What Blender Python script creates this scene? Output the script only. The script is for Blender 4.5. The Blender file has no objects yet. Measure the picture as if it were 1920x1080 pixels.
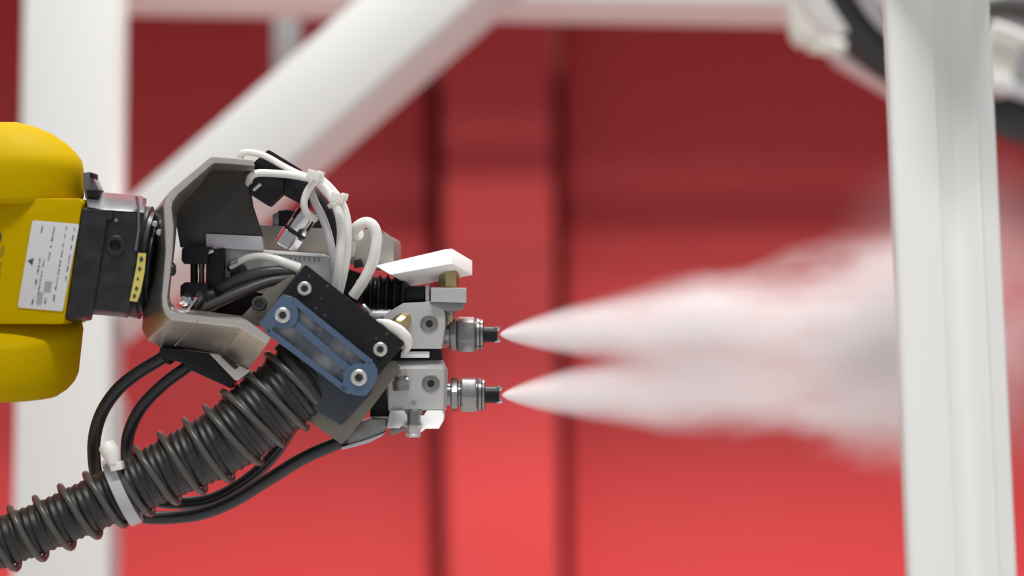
import bpy, bmesh, math, random
from mathutils import Vector, Matrix, Quaternion
random.seed(7)
SC = bpy.context.scene
COL = SC.collection

# ------------------------------------------------------------------ camera
S = 0.0003            # metres per photo pixel in the plane of focus
D = 1.6               # distance to the plane of focus
PITCH, ROLL = math.radians(11.0), math.radians(0.8)
CAM = Vector((0, 0, 1.2))
cam_data = bpy.data.cameras.new('camera')
cam_data.lens = 100.0
cam_data.sensor_width = 36.0
cam_data.clip_start = 0.02
cam_data.dof.use_dof = True
cam_data.dof.focus_distance = D
cam_data.dof.aperture_fstop = 3.8
cam = bpy.data.objects.new('camera', cam_data)
COL.objects.link(cam)
ROT = Matrix.Rotation(math.pi / 2 + PITCH, 3, 'X') @ Matrix.Rotation(-ROLL, 3, 'Z')
cam.matrix_world = Matrix.Translation(CAM) @ ROT.to_4x4()
SC.camera = cam
RX, UY, FZ = ROT @ Vector((1, 0, 0)), ROT @ Vector((0, 1, 0)), ROT @ Vector((0, 0, -1))


def P(px, py, d=0.0):
    """world point seen at photo pixel (px, py), d millimetres behind the plane of focus"""
    z = D + d * 0.001
    k = S * z / D
    return CAM + RX * ((px - 960) * k) - UY * ((py - 540) * k) + FZ * z


def ray_y(px, py, Y):
    """world point at photo pixel (px, py) on the vertical plane y = Y"""
    v = RX * ((px - 960) * S) - UY * ((py - 540) * S) + FZ * D
    return CAM + v * ((Y - CAM.y) / v.y)


# ------------------------------------------------------------------ light
SC.view_settings.view_transform = 'Standard'
SC.view_settings.look = 'None'
SC.view_settings.gamma = 1.0
SC.view_settings.use_curve_mapping = False
SC.view_settings.exposure = 0.0
world = bpy.data.worlds.new('hall_light')
world.use_nodes = True
wb = world.node_tree.nodes['Background']
wb.inputs['Color'].default_value = (0.93, 0.96, 1.0, 1)
wb.inputs['Strength'].default_value = 0.36
SC.world = world
SC.cycles.volume_bounces = 6
SC.cycles.max_bounces = 9
SC.cycles.volume_max_steps = 512


def area_lamp(name, loc, target, size, power, color):
    l = bpy.data.lights.new(name, 'AREA')
    l.shape = 'RECTANGLE'
    l.size, l.size_y = size
    l.energy, l.color = power, color
    o = bpy.data.objects.new(name, l)
    COL.objects.link(o)
    o.location = loc
    o.rotation_euler = (Vector(target) - Vector(loc)).to_track_quat('-Z', 'Y').to_euler()
    return o


WALL_Y = 3.95
Z_EDGE_A = ray_y(1250, 545, WALL_Y).z          # lower edge of the shade of the front lamp
Z_EDGE_B = ray_y(1250, 925, WALL_Y).z          # same for the overhead lamp
TAN_A, TAN_B = 0.80, 1.30
SHADE_DEPTH = (Z_EDGE_A - Z_EDGE_B) / (TAN_B - TAN_A)
SHADE_Z = Z_EDGE_A + SHADE_DEPTH * TAN_A
lampA = area_lamp('high_bay_lamp_front', (0.0, -2.0, Z_EDGE_A + (WALL_Y + 2.0) * TAN_A), (0, 2.6, 1.5), (3.0, 0.6), 290, (1, 0.985, 0.96))
lampB = area_lamp('high_bay_lamp_overhead', (0.2, 2.2, Z_EDGE_B + (WALL_Y - 2.2) * TAN_B), (0.1, 3.9, 1.6), (1.2, 0.26), 114, (1, 0.985, 0.96))


# ------------------------------------------------------------------ materials
def material(name, color, rough=0.5, metal=0.0, wear=0.0, bump=0.0, scale=400, coat=0.0, spec=0.5, sub=0.0, trans=0.0, stretch=None, dark=None):
    m = bpy.data.materials.new(name)
    m.use_nodes = True
    nt = m.node_tree
    b = nt.nodes['Principled BSDF']
    b.inputs['Base Color'].default_value = (*color, 1)
    b.inputs['Roughness'].default_value = rough
    b.inputs['Metallic'].default_value = metal
    b.inputs['Specular IOR Level'].default_value = spec
    if coat:
        b.inputs['Coat Weight'].default_value = coat
        b.inputs['Coat Roughness'].default_value = 0.12
    if sub:
        b.inputs['Subsurface Weight'].default_value = sub
        b.inputs['Subsurface Radius'].default_value = (0.004, 0.004, 0.0035)
    if trans:
        b.inputs['Transmission Weight'].default_value = trans
    tc = nt.nodes.new('ShaderNodeTexCoord')
    mp = nt.nodes.new('ShaderNodeMapping')
    nt.links.new(tc.outputs['Object'], mp.inputs['Vector'])
    if stretch:
        mp.inputs['Scale'].default_value = stretch
    nz = nt.nodes.new('ShaderNodeTexNoise')
    nz.inputs['Scale'].default_value = scale
    nz.inputs['Detail'].default_value = 4
    nt.links.new(mp.outputs['Vector'], nz.inputs['Vector'])
    if wear:
        mix = nt.nodes.new('ShaderNodeMix')
        mix.data_type = 'RGBA'
        c2 = dark or tuple(c * 0.72 for c in color)
        mix.inputs['A'].default_value = (*color, 1)
        mix.inputs['B'].default_value = (*c2, 1)
        rmp = nt.nodes.new('ShaderNodeMapRange')
        rmp.inputs['From Min'].default_value = 0.42
        rmp.inputs['From Max'].default_value = 0.72
        rmp.inputs['To Max'].default_value = wear
        nt.links.new(nz.outputs['Fac'], rmp.inputs['Value'])
        nt.links.new(rmp.outputs['Result'], mix.inputs['Factor'])
        nt.links.new(mix.outputs['Result'], b.inputs['Base Color'])
    rr = nt.nodes.new('ShaderNodeMapRange')
    rr.inputs['To Min'].default_value = max(0.03, rough - 0.07)
    rr.inputs['To Max'].default_value = min(1, rough + 0.07)
    nt.links.new(nz.outputs['Fac'], rr.inputs['Value'])
    nt.links.new(rr.outputs['Result'], b.inputs['Roughness'])
    if bump:
        bp = nt.nodes.new('ShaderNodeBump')
        bp.inputs['Strength'].default_value = bump
        bp.inputs['Distance'].default_value = 0.0004
        nt.links.new(nz.outputs['Fac'], bp.inputs['Height'])
        nt.links.new(bp.outputs['Normal'], b.inputs['Normal'])
    return m


M = {}
M['red_wall'] = material('red_painted_sheet', (0.51, 0.034, 0.036), 0.42, wear=0.12, scale=6)
M['concrete'] = material('pale_floor_paint', (0.74, 0.74, 0.73), 0.8, wear=0.5, scale=5, bump=0.2)
M['shelf_grey'] = material('grey_sheet', (0.30, 0.30, 0.31), 0.6, wear=0.2, scale=20)
M['white_frame'] = material('white_powder_coat', (0.71, 0.71, 0.695), 0.42, scale=300)
M['post_white'] = material('white_anodised_profile', (0.92, 0.92, 0.89), 0.38, scale=300)
M['yellow'] = material('yellow_paint', (0.52, 0.35, 0.0), 0.55, wear=0.06, scale=60, spec=0.03)
M['label'] = material('label_foil', (0.65, 0.65, 0.655), 0.38, wear=0.1, scale=300)
M['print'] = material('label_print', (0.05, 0.05, 0.055), 0.6)
M['sticker_yellow'] = material('sticker_yellow', (0.62, 0.55, 0.12), 0.5)
M['black_cast'] = material('black_casting', (0.018, 0.019, 0.022), 0.36, spec=0.3, wear=0.5, scale=120, dark=(0.05, 0.05, 0.052), bump=0.15)
M['grey_clear'] = material('grey_plastic', (0.13, 0.13, 0.145), 0.22, scale=100)
M['steel'] = material('brushed_steel', (0.60, 0.565, 0.53), 0.42, metal=1.0, wear=0.35, scale=200, bump=0.06, stretch=(1, 1, 6))
M['steel_shaded'] = material('shaded_steel', (0.075, 0.072, 0.068), 0.42, metal=1.0, wear=0.3, scale=90, bump=0.05)  # steel darkened to stand for shade on the gusset and in screw sockets
M['alu'] = material('bead_blasted_aluminium', (0.61, 0.61, 0.60), 0.42, metal=0.55, wear=0.15, scale=250)
M['alu_warm'] = material('milled_aluminium', (0.38, 0.36, 0.325), 0.42, metal=0.5, wear=0.25, scale=150)
M['cut_metal'] = material('sheared_steel_edge', (0.50, 0.48, 0.45), 0.4, metal=0.4, wear=0.3, scale=120)
M['olive_plate'] = material('olive_grey_plate', (0.22, 0.205, 0.175), 0.45, metal=0.5, wear=0.3, scale=120)
M['alu_dark'] = material('grey_cast_metal', (0.26, 0.265, 0.26), 0.38, metal=0.7, wear=0.5, scale=170, dark=(0.4, 0.4, 0.39), bump=0.2)
M['nut'] = material('nickel_plated', (0.32, 0.32, 0.315), 0.24, metal=0.9, wear=0.2, scale=300)
M['chrome'] = material('chrome', (0.66, 0.65, 0.66), 0.1, metal=1.0, scale=300)
M['screw'] = material('zinc_screw', (0.70, 0.70, 0.67), 0.3, metal=0.75, wear=0.25, scale=700)
M['brass'] = material('brass', (0.50, 0.40, 0.20), 0.3, metal=0.8, wear=0.2, scale=300)
M['black_plastic'] = material('black_plastic', (0.013, 0.013, 0.016), 0.40, spec=0.22, wear=0.25, scale=300, dark=(0.035, 0.035, 0.04))
M['black_rubber'] = material('black_rubber', (0.011, 0.011, 0.013), 0.38, spec=0.35, scale=300, bump=0.1)
M['cable'] = material('black_cable_jacket', (0.02, 0.021, 0.025), 0.34, scale=200)
M['cable_grey'] = material('charcoal_cable_jacket', (0.055, 0.052, 0.05), 0.42, scale=200)
M['hose'] = material('charcoal_hose', (0.017, 0.017, 0.0175), 0.44, wear=0.4, scale=260, dark=(0.06, 0.058, 0.055))
M['hose_rib'] = material('grey_hose_rib', (0.085, 0.08, 0.073), 0.32, wear=0.3, scale=260)
M['blue'] = material('blue_anodised', (0.085, 0.138, 0.225), 0.36, metal=0.25, wear=0.3, scale=200, dark=(0.09, 0.12, 0.18))
M['blue_recess'] = material('worn_blue_grey', (0.17, 0.185, 0.21), 0.5, metal=0.1, wear=1.0, scale=70, dark=(0.6, 0.6, 0.6))
M['navy'] = material('navy_block', (0.03, 0.039, 0.058), 0.45, wear=0.3, scale=120)
M['white_paint'] = material('white_paint', (0.92, 0.92, 0.91), 0.35, scale=300)
M['tube_white'] = material('white_air_tube', (0.90, 0.89, 0.85), 0.3, scale=100, sub=0.15)
M['tube_clear'] = material('translucent_air_tube', (0.60, 0.60, 0.62), 0.25, scale=100, sub=0.2)
M['nylon'] = material('white_nylon', (0.84, 0.83, 0.78), 0.42, scale=100, sub=0.2)
M['tie_clear'] = material('pale_nylon_strap', (0.50, 0.50, 0.53), 0.3, scale=100)
M['hole_shade'] = material('painted_hole_shade', (0.01, 0.01, 0.01), 0.6)  # near-black colour standing in for the shade inside holes and slots
M['ivory'] = material('ivory_plastic', (0.80, 0.80, 0.73), 0.4, scale=60)
M['lilac_alu'] = material('pale_anodised_rail', (0.62, 0.60, 0.65), 0.35, metal=0.2, scale=60)


# ------------------------------------------------------------------ mesh helpers
class Geo:
    def __init__(s):
        s.v, s.f = [], []

    def add(s, vs, fs):
        n = len(s.v)
        s.v += [Vector(v) for v in vs]
        s.f += [[n + i for i in f] for f in fs]
        return s

    def prism(s, pts, d0, d1, shift=(0, 0), grow=1.0):
        """outline in pixels at depth d0, carried back to depth d1 along the view axis (plus a sideways shift in pixels)"""
        n = len(pts)
        front = [P(x, y, d0) for x, y in pts]
        c = sum(front, Vector()) / n
        off = FZ * ((d1 - d0) * 0.001) + RX * (shift[0] * S) - UY * (shift[1] * S)
        back = [c + (p - c) * grow + off for p in front]
        fs = [list(range(n)), [2 * n - 1 - i for i in range(n)]]
        fs += [[i, n + i, n + (i + 1) % n, (i + 1) % n] for i in range(n)]
        return s.add(front + back, fs)

    def loft(s, rings, closed=True, caps=True):
        """rings: lists of world points, all of the same length"""
        n = len(rings[0])
        vs = [p for r in rings for p in r]
        fs = []
        for k in range(len(rings) - 1):
            for i in range(n if closed else n - 1):
                j = (i + 1) % n
                fs.append([k * n + i, k * n + j, (k + 1) * n + j, (k + 1) * n + i])
        if caps:
            fs.append(list(range(n))[::-1])
            fs.append([(len(rings) - 1) * n + i for i in range(n)])
        return s.add(vs, fs)

    def lathe(s, p, axis, prof, seg=32, phase=0.0):
        """prof: (t, r) in pixels along the axis from world point p; closes to a point where r is 0"""
        a = Vector(axis).normalized()
        u = a.orthogonal().normalized()
        if abs(a.dot(FZ)) < 0.9:
            u = (FZ - a * a.dot(FZ)).normalized()
        w = a.cross(u)
        rings = []
        for t, r in prof:
            r = max(r, 1e-3) * S
            rings.append([p + a * (t * S) + (u * math.cos(phase + 2 * math.pi * i / seg) + w * math.sin(phase + 2 * math.pi * i / seg)) * r for i in range(seg)])
        return s.loft(rings)

    def tube(s, pts, r, seg=12, step=4, flat=1.0):
        """round tube through (px, py, d) points; r in pixels, a number or one per point"""
        path, rad = smooth_path(pts, r, step)
        return s.sweep(path, rad, seg, flat)

    def sweep(s, path, rad, seg=12, flat=1.0):
        t0 = (path[1] - path[0]).normalized()
        u = (FZ - t0 * t0.dot(FZ)).normalized()
        rings = []
        for k, p in enumerate(path):
            a, b = path[max(0, k - 1)], path[min(len(path) - 1, k + 1)]
            t = (b - a).normalized()
            u = (u - t * t.dot(u)).normalized()
            w = t.cross(u)
            rings.append([p + (u * math.cos(2 * math.pi * i / seg) * flat + w * math.sin(2 * math.pi * i / seg)) * rad[k] for i in range(seg)])
        return s.loft(rings)

    def box(s, c, half, R=None):
        R = R or Matrix.Identity(3)
        c = Vector(c)
        vs = [c + R @ Vector((half[0] * x, half[1] * y, half[2] * z)) for x in (-1, 1) for y in (-1, 1) for z in (-1, 1)]
        return s.add(vs, [[0, 1, 3, 2], [4, 6, 7, 5], [0, 4, 5, 1], [2, 3, 7, 6], [0, 2, 6, 4], [1, 5, 7, 3]])


def smooth_path(pts, r, step):
    W = [P(*p) for p in pts]
    R = [r] * len(W) if not isinstance(r, (list, tuple)) else list(r)
    R = [q * S * (1 + p[2] * 0.001 / D) for q, p in zip(R, pts)]
    path, rad = [], []
    for i in range(len(W) - 1):
        p0, p1, p2, p3 = W[max(0, i - 1)], W[i], W[i + 1], W[min(len(W) - 1, i + 2)]
        n = max(2, int((p2 - p1).length / S / step))
        for k in range(n):
            t = k / n
            path.append(0.5 * (2 * p1 + (p2 - p0) * t + (2 * p0 - 5 * p1 + 4 * p2 - p3) * t * t + (3 * p1 - 3 * p2 + p3 - p0) * t ** 3))
            rad.append(R[i] * (1 - t) + R[i + 1] * t)
    path.append(W[-1])
    rad.append(R[-1])
    return path, rad


WLOC = {}


def mk(name, geo, mat, parent=None, bevel=0.0, smooth=35, seg=2):
    """link the collected shape as one mesh object; bevel in pixels"""
    bm = bmesh.new()
    vs = [bm.verts.new(v) for v in geo.v]
    for f in geo.f:
        try:
            bm.faces.new([vs[i] for i in f])
        except ValueError:
            pass
    bmesh.ops.remove_doubles(bm, verts=bm.verts, dist=1e-6)
    bmesh.ops.recalc_face_normals(bm, faces=bm.faces)
    if bevel:
        es = [e for e in bm.edges if len(e.link_faces) == 2 and e.calc_face_angle(0) > math.radians(28)]
        bmesh.ops.bevel(bm, geom=es, offset=bevel * S, segments=seg, profile=0.6, affect='EDGES', clamp_overlap=True)
    c = sum((v.co for v in bm.verts), Vector()) / max(1, len(bm.verts))
    bmesh.ops.translate(bm, verts=bm.verts, vec=-c)
    me = bpy.data.meshes.new(name)
    bm.to_mesh(me)
    bm.free()
    me.materials.append(M[mat] if isinstance(mat, str) else mat)
    me.shade_smooth()
    me.set_sharp_from_angle(angle=math.radians(smooth))
    o = bpy.data.objects.new(name, me)
    COL.objects.link(o)
    if parent is not None:
        o.parent = parent
        o.location = c - WLOC[parent.name]
    else:
        o.location = c
    WLOC[o.name] = c
    return o


def tag(o, label=None, cat=None, group=None, kind=None):
    if label: o['label'] = label
    if cat: o['category'] = cat
    if group: o['group'] = group
    if kind: o['kind'] = kind
    return o


def thing(name, label, cat, at, group=None):
    o = bpy.data.objects.new(name, None)
    o.empty_display_size = 0.01
    COL.objects.link(o)
    o.location = at
    WLOC[o.name] = Vector(at)
    return tag(o, label, cat, group)


def cap_screw(parent, x, y, d, r, h=5.0, name='cap_screw', mat='screw'):
    """socket head screw facing the viewer, r and h in pixels"""
    prof = [(-h, r), (h * 0.7, r), (h, r * 0.86), (h, r * 0.56), (0.1 * h, r * 0.54), (0.1 * h, 0)]
    o = mk(name, Geo().lathe(P(x, y, d), -FZ, prof, 28), mat, parent)
    c = P(x, y, d) - FZ * (0.12 * h * S)
    mk('socket', Geo().lathe(c, -FZ, [(0, r * 0.52), (0.25 * h, r * 0.52), (0.25 * h, r * 0.5)], 6), 'steel_shaded', o)
    return o


DXP = (RX * 0.9932 - UY * 0.116).normalized()      # the tool axis, tipped a little down in the photo

# ------------------------------------------------------------------ setting
g = Geo().box((0, 1.5, -0.05), (6, 5, 0.05))
tag(mk('floor', g, 'concrete'), 'grey concrete factory floor', None, None, 'structure')


def wall_slab(name, x0, x1, y0, y1, z0=0.0, z1=4.2):
    g = Geo().box(((x0 + x1) / 2, (y0 + y1) / 2, (z0 + z1) / 2), ((x1 - x0) / 2, (y1 - y0) / 2, (z1 - z0) / 2))
    return tag(mk(name, g, 'red_wall'), None, None, None, 'structure')


wx = lambda px: ray_y(px, 540, WALL_Y).x
wb_ = wall_slab('wall_back', -5, 5, WALL_Y + 0.16, WALL_Y + 0.22)
pan = []
for a, b in ((-1400, -560), (-540, 170), (180, 806), (1062, 1960), (1985, 3000)):
    g = Geo().box(((wx(a) + wx(b)) / 2, WALL_Y + 0.075, 2.1), ((wx(b) - wx(a)) / 2, 0.075, 2.1))
    pan.append(mk('panel', g, 'red_wall', wb_, bevel=20))
tag(wall_slab('trim_1', wx(835), wx(1040), WALL_Y - 0.07, WALL_Y + 0.15), 'red column standing proud of the red wall')
tag(wb_, 'red painted sheet wall in vertical panels')

# unseen shelf added to shade the upper wall, slotted to let a light band through
y_at = lambda py: WALL_Y - (SHADE_Z - ray_y(1250, py, WALL_Y).z) / TAN_A
Yf = WALL_Y - SHADE_DEPTH
shelf = thing('shade_shelf', 'grey sheet shelf added out of view to shade the red wall', 'shelf', (0, WALL_Y, SHADE_Z))
for a, b, nm in ((Yf, y_at(388), 'shade_edge_plank'), (y_at(336), WALL_Y, 'shade_plank')):
    g = Geo().box((0, (a + b) / 2, SHADE_Z + 0.015), (4.5, (b - a) / 2, 0.015))
    mk(nm, g, 'shelf_grey', shelf)
for x in (-3.2, 3.2):
    g = Geo().box((x, (Yf + WALL_Y) / 2, SHADE_Z + 0.05), (0.02, (WALL_Y - Yf) / 2, 0.02))
    mk('shade_shelf_bracket', g, 'shelf_grey', shelf)


# ------------------------------------------------------------------ white frame behind the tool
BD = 840.0                                     # depth of the frame behind the plane of focus, mm
post_l = thing('frame_post', 'wide white frame post, out of focus, behind the yellow robot', 'post', Vector((P(130, 540, BD).x, P(130, 540, BD).y, 0)))


def upright(px, halfw, depth, z0, z1, mat, parent, name, Y):
    c = ray_y(px, 540, Y)
    k = (c - CAM).length / D * S
    g = Geo().box((c.x, Y + depth / 2, (z0 + z1) / 2), (halfw * k, depth / 2, (z1 - z0) / 2))
    return mk(name, g, mat, parent, bevel=8)


YB = P(130, 540, BD).y
upright(121, 87, 0.08, 0.012, 3.2, 'white_frame', post_l, 'post_profile', YB)
cpl = ray_y(121, 540, YB)
mk('base_plate', Geo().box((cpl.x, YB + 0.04, 0.006), (0.09, 0.09, 0.006)), 'white_frame', post_l, bevel=4)

beam = thing('frame_crossbeam', 'white horizontal crossbeam along the top of the frame, out of focus', 'beam', P(860, -20, BD + 40))
g = Geo()
pa, pb = P(100, -18, BD + 170), P(2300, 20, BD + 170)
xd = (pb - pa).normalized()
yd = Vector((0, 1, 0)); yd = (yd - xd * xd.dot(yd)).normalized()
zd = xd.cross(yd).normalized()
if zd.z < 0: zd = -zd
g.box((pa + pb) / 2 + zd * 0.04 + yd * 0.04, ((pb - pa).length / 2, 0.04, 0.04), Matrix((xd, yd, zd)).transposed())
mk('beam_profile', g, 'white_frame', beam, bevel=8)
stub = thing('grey_conduit', 'short dark grey conduit hanging below the crossbeam behind the brace', 'conduit', P(533, 0, 1400))
mk('conduit_body', Geo().prism([(512, -60), (556, -60), (556, 175), (512, 175)], 1350, 1430), 'shelf_grey', stub, bevel=6)
mk('mounting_cap', Geo().prism([(500, 168), (568, 168), (568, 200), (500, 200)], 1340, 1440), 'shelf_grey', stub, bevel=6)

brace = thing('frame_brace', 'broad white diagonal brace running from post to crossbeam, out of focus', 'brace', P(200, 500, BD))
# brace: a square tube; top edge of its face through (660,0), lower edge through (890,0)
A0, A1 = P(775 + 200, -175, BD), P(252, 458, BD)
ax = (A1 - A0).normalized()
dep = (FZ - ax * ax.dot(FZ)).normalized()
wid = ax.cross(dep).normalized()
if wid.z < 0: wid = -wid
_a = math.radians(-15.0)
dep, wid = dep * math.cos(_a) + wid * math.sin(_a), wid * math.cos(_a) - dep * math.sin(_a)
hw = 77 * S * (D + BD * .001) / D
XR = ray_y(121, 540, YB).x + 87 * (ray_y(121, 540, YB) - CAM).length / D * S + 0.002
ends = [[], []]
for wq, dq in ((-1, 0), (1, 0), (1, 1), (-1, 1)):
    q = A0 + wid * (hw * wq) + dep * (0.085 * dq)
    ends[0].append(q)
    ends[1].append(q + ax * ((XR - q.x) / ax.x))
g = Geo().loft(ends)
mk('brace_profile', g, 'white_frame', brace, bevel=8)
mid = (ends[1][0] + ends[1][1]) / 2
mk('end_plate', Geo().box((XR + 0.002, mid.y + 0.04, mid.z - 0.16), (0.002, 0.03, 0.05)), 'white_frame', brace, bevel=2)

# ------------------------------------------------------------------ profile post in front, right
YP = P(1780, 540, -140).y
pc = ray_y(1681, 470, YP)
kx = (ray_y(1781, 470, YP).x - pc.x) / 100.0
sec = [(0, 6), (7, 0), (40, -1), (87, 3), (88, 12), (121, 36), (127, 32), (158, 2), (164, 2), (167, 12), (198, 24), (202, 30), (202, 62), (0, 62)]
sec = [(x, y * kx) for x, y in sec]
ppost = thing('profile_post', 'white grooved aluminium profile post in front of the spray', 'post', (pc.x + 100 * kx, YP + 0.03, 0))
g = Geo().loft([[Vector((pc.x + x * kx, YP + y, z)) for x, y in sec] for z in (0.012, 3.0)])
mk('profile', g, 'post_white', ppost, bevel=3)
mk('base_plate', Geo().box((pc.x + 100 * kx, YP + 0.03, 0.006), (0.07, 0.07, 0.006)), 'post_white', ppost, bevel=4)

zt = P(1780, -120, -150).z
px0 = lambda px: pc.x + (px - 1681) * kx
tri = [(px0(1660), YP + 0.02), (px0(1660), YP - 0.004), (px0(1698), YP - 0.0226), (px0(1762), YP - 0.060), (px0(1800), YP - 0.078), (px0(1880), YP - 0.085), (px0(1900), YP + 0.02)]
mk('shade_plate', Geo().loft([[Vector((x, y, zt)) for x, y in tri], [Vector((x, y, zt + 0.004)) for x, y in tri]]), 'post_white', ppost)  # unseen plate, added to cast the diagonal shadow down the post

# ------------------------------------------------------------------ blurred machine, upper right
mach = thing('background_machine', 'blurred dark machine head with pale rails and ivory cover behind right post', 'machine', P(1700, -100, 800))
mk('ivory_cover', Geo().tube([(1512, -120, 740), (1512, -30, 740), (1514, 30, 740), (1516, 66, 740), (1520, 84, 740)], [36, 36, 37, 37, 24], 20), 'ivory', mach, smooth=60)
mk('cover_foot', Geo().tube([(1520, 74, 738), (1550, 84, 738), (1582, 90, 742)], [26, 20, 12], 20), 'ivory', mach, smooth=60)
mk('upper_rail', Geo().prism([(1476, -60), (1516, -60), (1592, 58), (1566, 72), (1520, 36)], 670, 690), 'white_frame', mach, bevel=5)
mk('dark_hose', Geo().tube([(1530, -60, 800), (1566, 15, 800), (1634, 84, 800), (1720, 142, 800), (1850, 205, 800), (2050, 270, 800)], 44, 20), 'cable', mach, smooth=60)
mk('middle_rail', Geo().tube([(1590, -60, 780), (1630, 10, 780), (1680, 62, 780), (1790, 130, 780), (2000, 200, 780)], 14, 12), 'lilac_alu', mach, smooth=60)
mk('inner_hose', Geo().tube([(1620, -60, 790), (1660, 10, 790), (1720, 50, 790), (1880, 10, 790), (2040, 60, 790)], 26, 12), 'cable_grey', mach, smooth=60)
mk('white_rail', Geo().tube([(1620, -70, 770), (1662, -5, 770), (1730, 40, 770)], 22, 12), 'white_frame', mach, smooth=60)
mk('lower_rail', Geo().prism([(1560, 82), (1590, 82), (1700, 148), (1900, 218), (2040, 262), (2040, 290), (1890, 252), (1690, 178), (1573, 110)], 820, 880), 'white_frame', mach, bevel=5)
mk('clamp_body', Geo().prism([(1850, 52), (1912, 68), (1916, 92), (1900, 140), (1898, 176), (1850, 158)], 700, 760), 'ivory', mach, bevel=6)
mk('clamp_lip', Geo().tube([(1858, 50, 690), (1895, 62, 690), (1940, 82, 690)], 12, 12), 'white_frame', mach, smooth=60)
mk('clamp_foot', Geo().tube([(1860, 154, 690), (1898, 166, 690)], 16, 12), 'white_frame', mach, smooth=60)
mk('back_plate', Geo().prism([(1535, -80), (2100, -80), (2100, 236), (1880, 214), (1690, 150), (1588, 88)], 900, 960), 'shelf_grey', mach, bevel=5)
mk('hanger', Geo().prism([(1650, -300), (1760, -300), (1760, -60), (1650, -60)], 860, 900), 'shelf_grey', mach, bevel=5)

# ------------------------------------------------------------------ robot arm
base_at = Vector((P(-900, 540, 0).x, P(0, 540, 0).y, 0))
robot = thing('robot_arm', 'yellow industrial robot arm with black wrist, reaching in from the edge', 'robot', base_at)


def stadium(xr, ybase, inset, x_left, dz, tilt=0.0):
    """ring of a lobe: half round at the right, straight to the left; heights follow the tipped axis"""
    pts = []
    r = 155 - inset
    cx = xr - 155
    n = 22
    for i in range(n + 1):
        a = -math.pi / 2 + math.pi * i / n
        X, Z = cx + r * math.cos(a), r * math.sin(a)
        pts.append((X, Z))
    pts = [(x_left, -r)] + pts + [(x_left, r)]
    out = []
    for X, Z in pts:
        base = P(X, ybase(X, Z) - tilt * Z / 155.0, dz)
        out.append(base + FZ * (Z * S * 1.0))
    return out


# upper lobe: flat sides then a domed top
prof_u = [(378, 10), (374, 2), (366, 0), (318, 1), (302, 4), (288, 14), (270, 32), (252, 58), (238, 90), (229, 125)]
rings = []
for y, ins in prof_u:
    k = (378 - y) / 150.0
    rings.append(stadium(156, lambda X, Z, y=y: y - 0.10 * (0 - min(X, 155)) * 0.0 + (X / 155.0) * 0, ins, -700, -8, 9))
mk('upper_cover', Geo().loft(rings), 'yellow', robot, smooth=80)
prof_l = [(560, 110, 40), (575, 70, 42), (588, 36, 45), (598, 14, 45), (606, 4, 42), (622, 0, 35), (700, 4, 14), (722, 10, 12), (736, 22, 12), (742, 40, 12)]
rings = []
for y, ins, tl in prof_l:
    rings.append([p for p in stadium(156 - (y - 600) * 0.06, lambda X, Z, y=y: y - (6 if X > 120 and y > 700 else 0), ins, -700, -8, tl)])
mk('lower_cover', Geo().loft(rings), 'yellow', robot, smooth=80)
# forearm body between the covers
g = Geo().prism([(-700, 368), (150, 372), (154, 380), (152, 396), (121, 602), (116, 608), (-700, 606)], -46, 40)
body = mk('forearm', g, 'yellow', robot, bevel=5)
# rest of the arm outside the picture
mk('elbow', Geo().lathe(P(-900, 460, -70), FZ, [(0, 200), (30, 240), (400, 240), (430, 200)], 40), 'yellow', robot, bevel=6)
mk('elbow_bridge', Geo().prism([(-900, 300), (-660, 330), (-660, 650), (-900, 660)], -50, 50), 'yellow', robot, bevel=10)
eb = P(-900, 540, 0)
mk('upper_arm', Geo().lathe(Vector((eb.x, eb.y, 0.55)), (0, 0, 1), [(0, 300), (200, 300), (400, 220), (3000, 200)], 40), 'yellow', robot, smooth=60)
mk('pedestal', Geo().lathe(Vector((eb.x, eb.y, 0)), (0, 0, 1), [(0, 600), (60, 600), (100, 420), (1500, 360), (1840, 340)], 48), 'black_cast', robot)

# white rating plate with fine print
lab = [(64, 413), (147, 420), (148, 424), (118, 581), (116, 584), (36, 577), (33, 574), (60, 416)]
plate = mk('rating_plate', Geo().prism(lab, -46.6, -45.8), 'label', robot, bevel=0.6)
plate['label'] = 'pale rating plate with rows of tiny rotated print'
lx = lambda u, v: (60 + 86 * u - 28 * v + 0, 415 + 7 * u + 162 * v)     # u across, v down the plate


def print_bar(parent, u, v0, v1, w, name='print_line', mat='print', d=-46.9, fn=lx):
    q = [fn(u - w, v0), fn(u + w, v0), fn(u + w, v1), fn(u - w, v1)]
    return mk(name, Geo().prism(q, d, d + 0.35), mat, parent)


M['print_faint'] = material('faint_print', (0.33, 0.33, 0.34), 0.6)
rows = [(0.24, [(0.03, 0.12)], 0.010), (0.50, [(0.04, 0.10), (0.11, 0.14), (0.15, 0.22), (0.26, 0.29), (0.34, 0.43)], 0.014),
        (0.76, [(0.03, 0.07), (0.11, 0.16), (0.22, 0.28), (0.29, 0.38), (0.42, 0.50), (0.51, 0.58), (0.61, 0.70), (0.72, 0.76), (0.82, 0.91)], 0.013),
        (0.94, [(0.04, 0.08), (0.12, 0.18), (0.24, 0.29), (0.34, 0.46), (0.48, 0.55), (0.60, 0.66)], 0.012),
        (0.31, [(0.42, 0.49), (0.50, 0.60), (0.66, 0.74), (0.88, 0.95)], 0.014), (0.40, [(0.42, 0.52), (0.56, 0.86)], 0.010), (0.58, [(0.86, 0.93)], 0.014)]
for u, segs, w in rows:
    for a, b in segs:
        v = a
        while v < b - 0.012:
            l = random.uniform(0.010, 0.022)
            print_bar(plate, u + random.uniform(-.004, .004), v, min(b, v + l), w, mat='print' if random.random() < 0.45 else 'print_faint')
            v += l + 0.006
print_bar(plate, 0.58, 0.67, 0.79, 0.07, 'print_block', 'print_faint')
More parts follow.
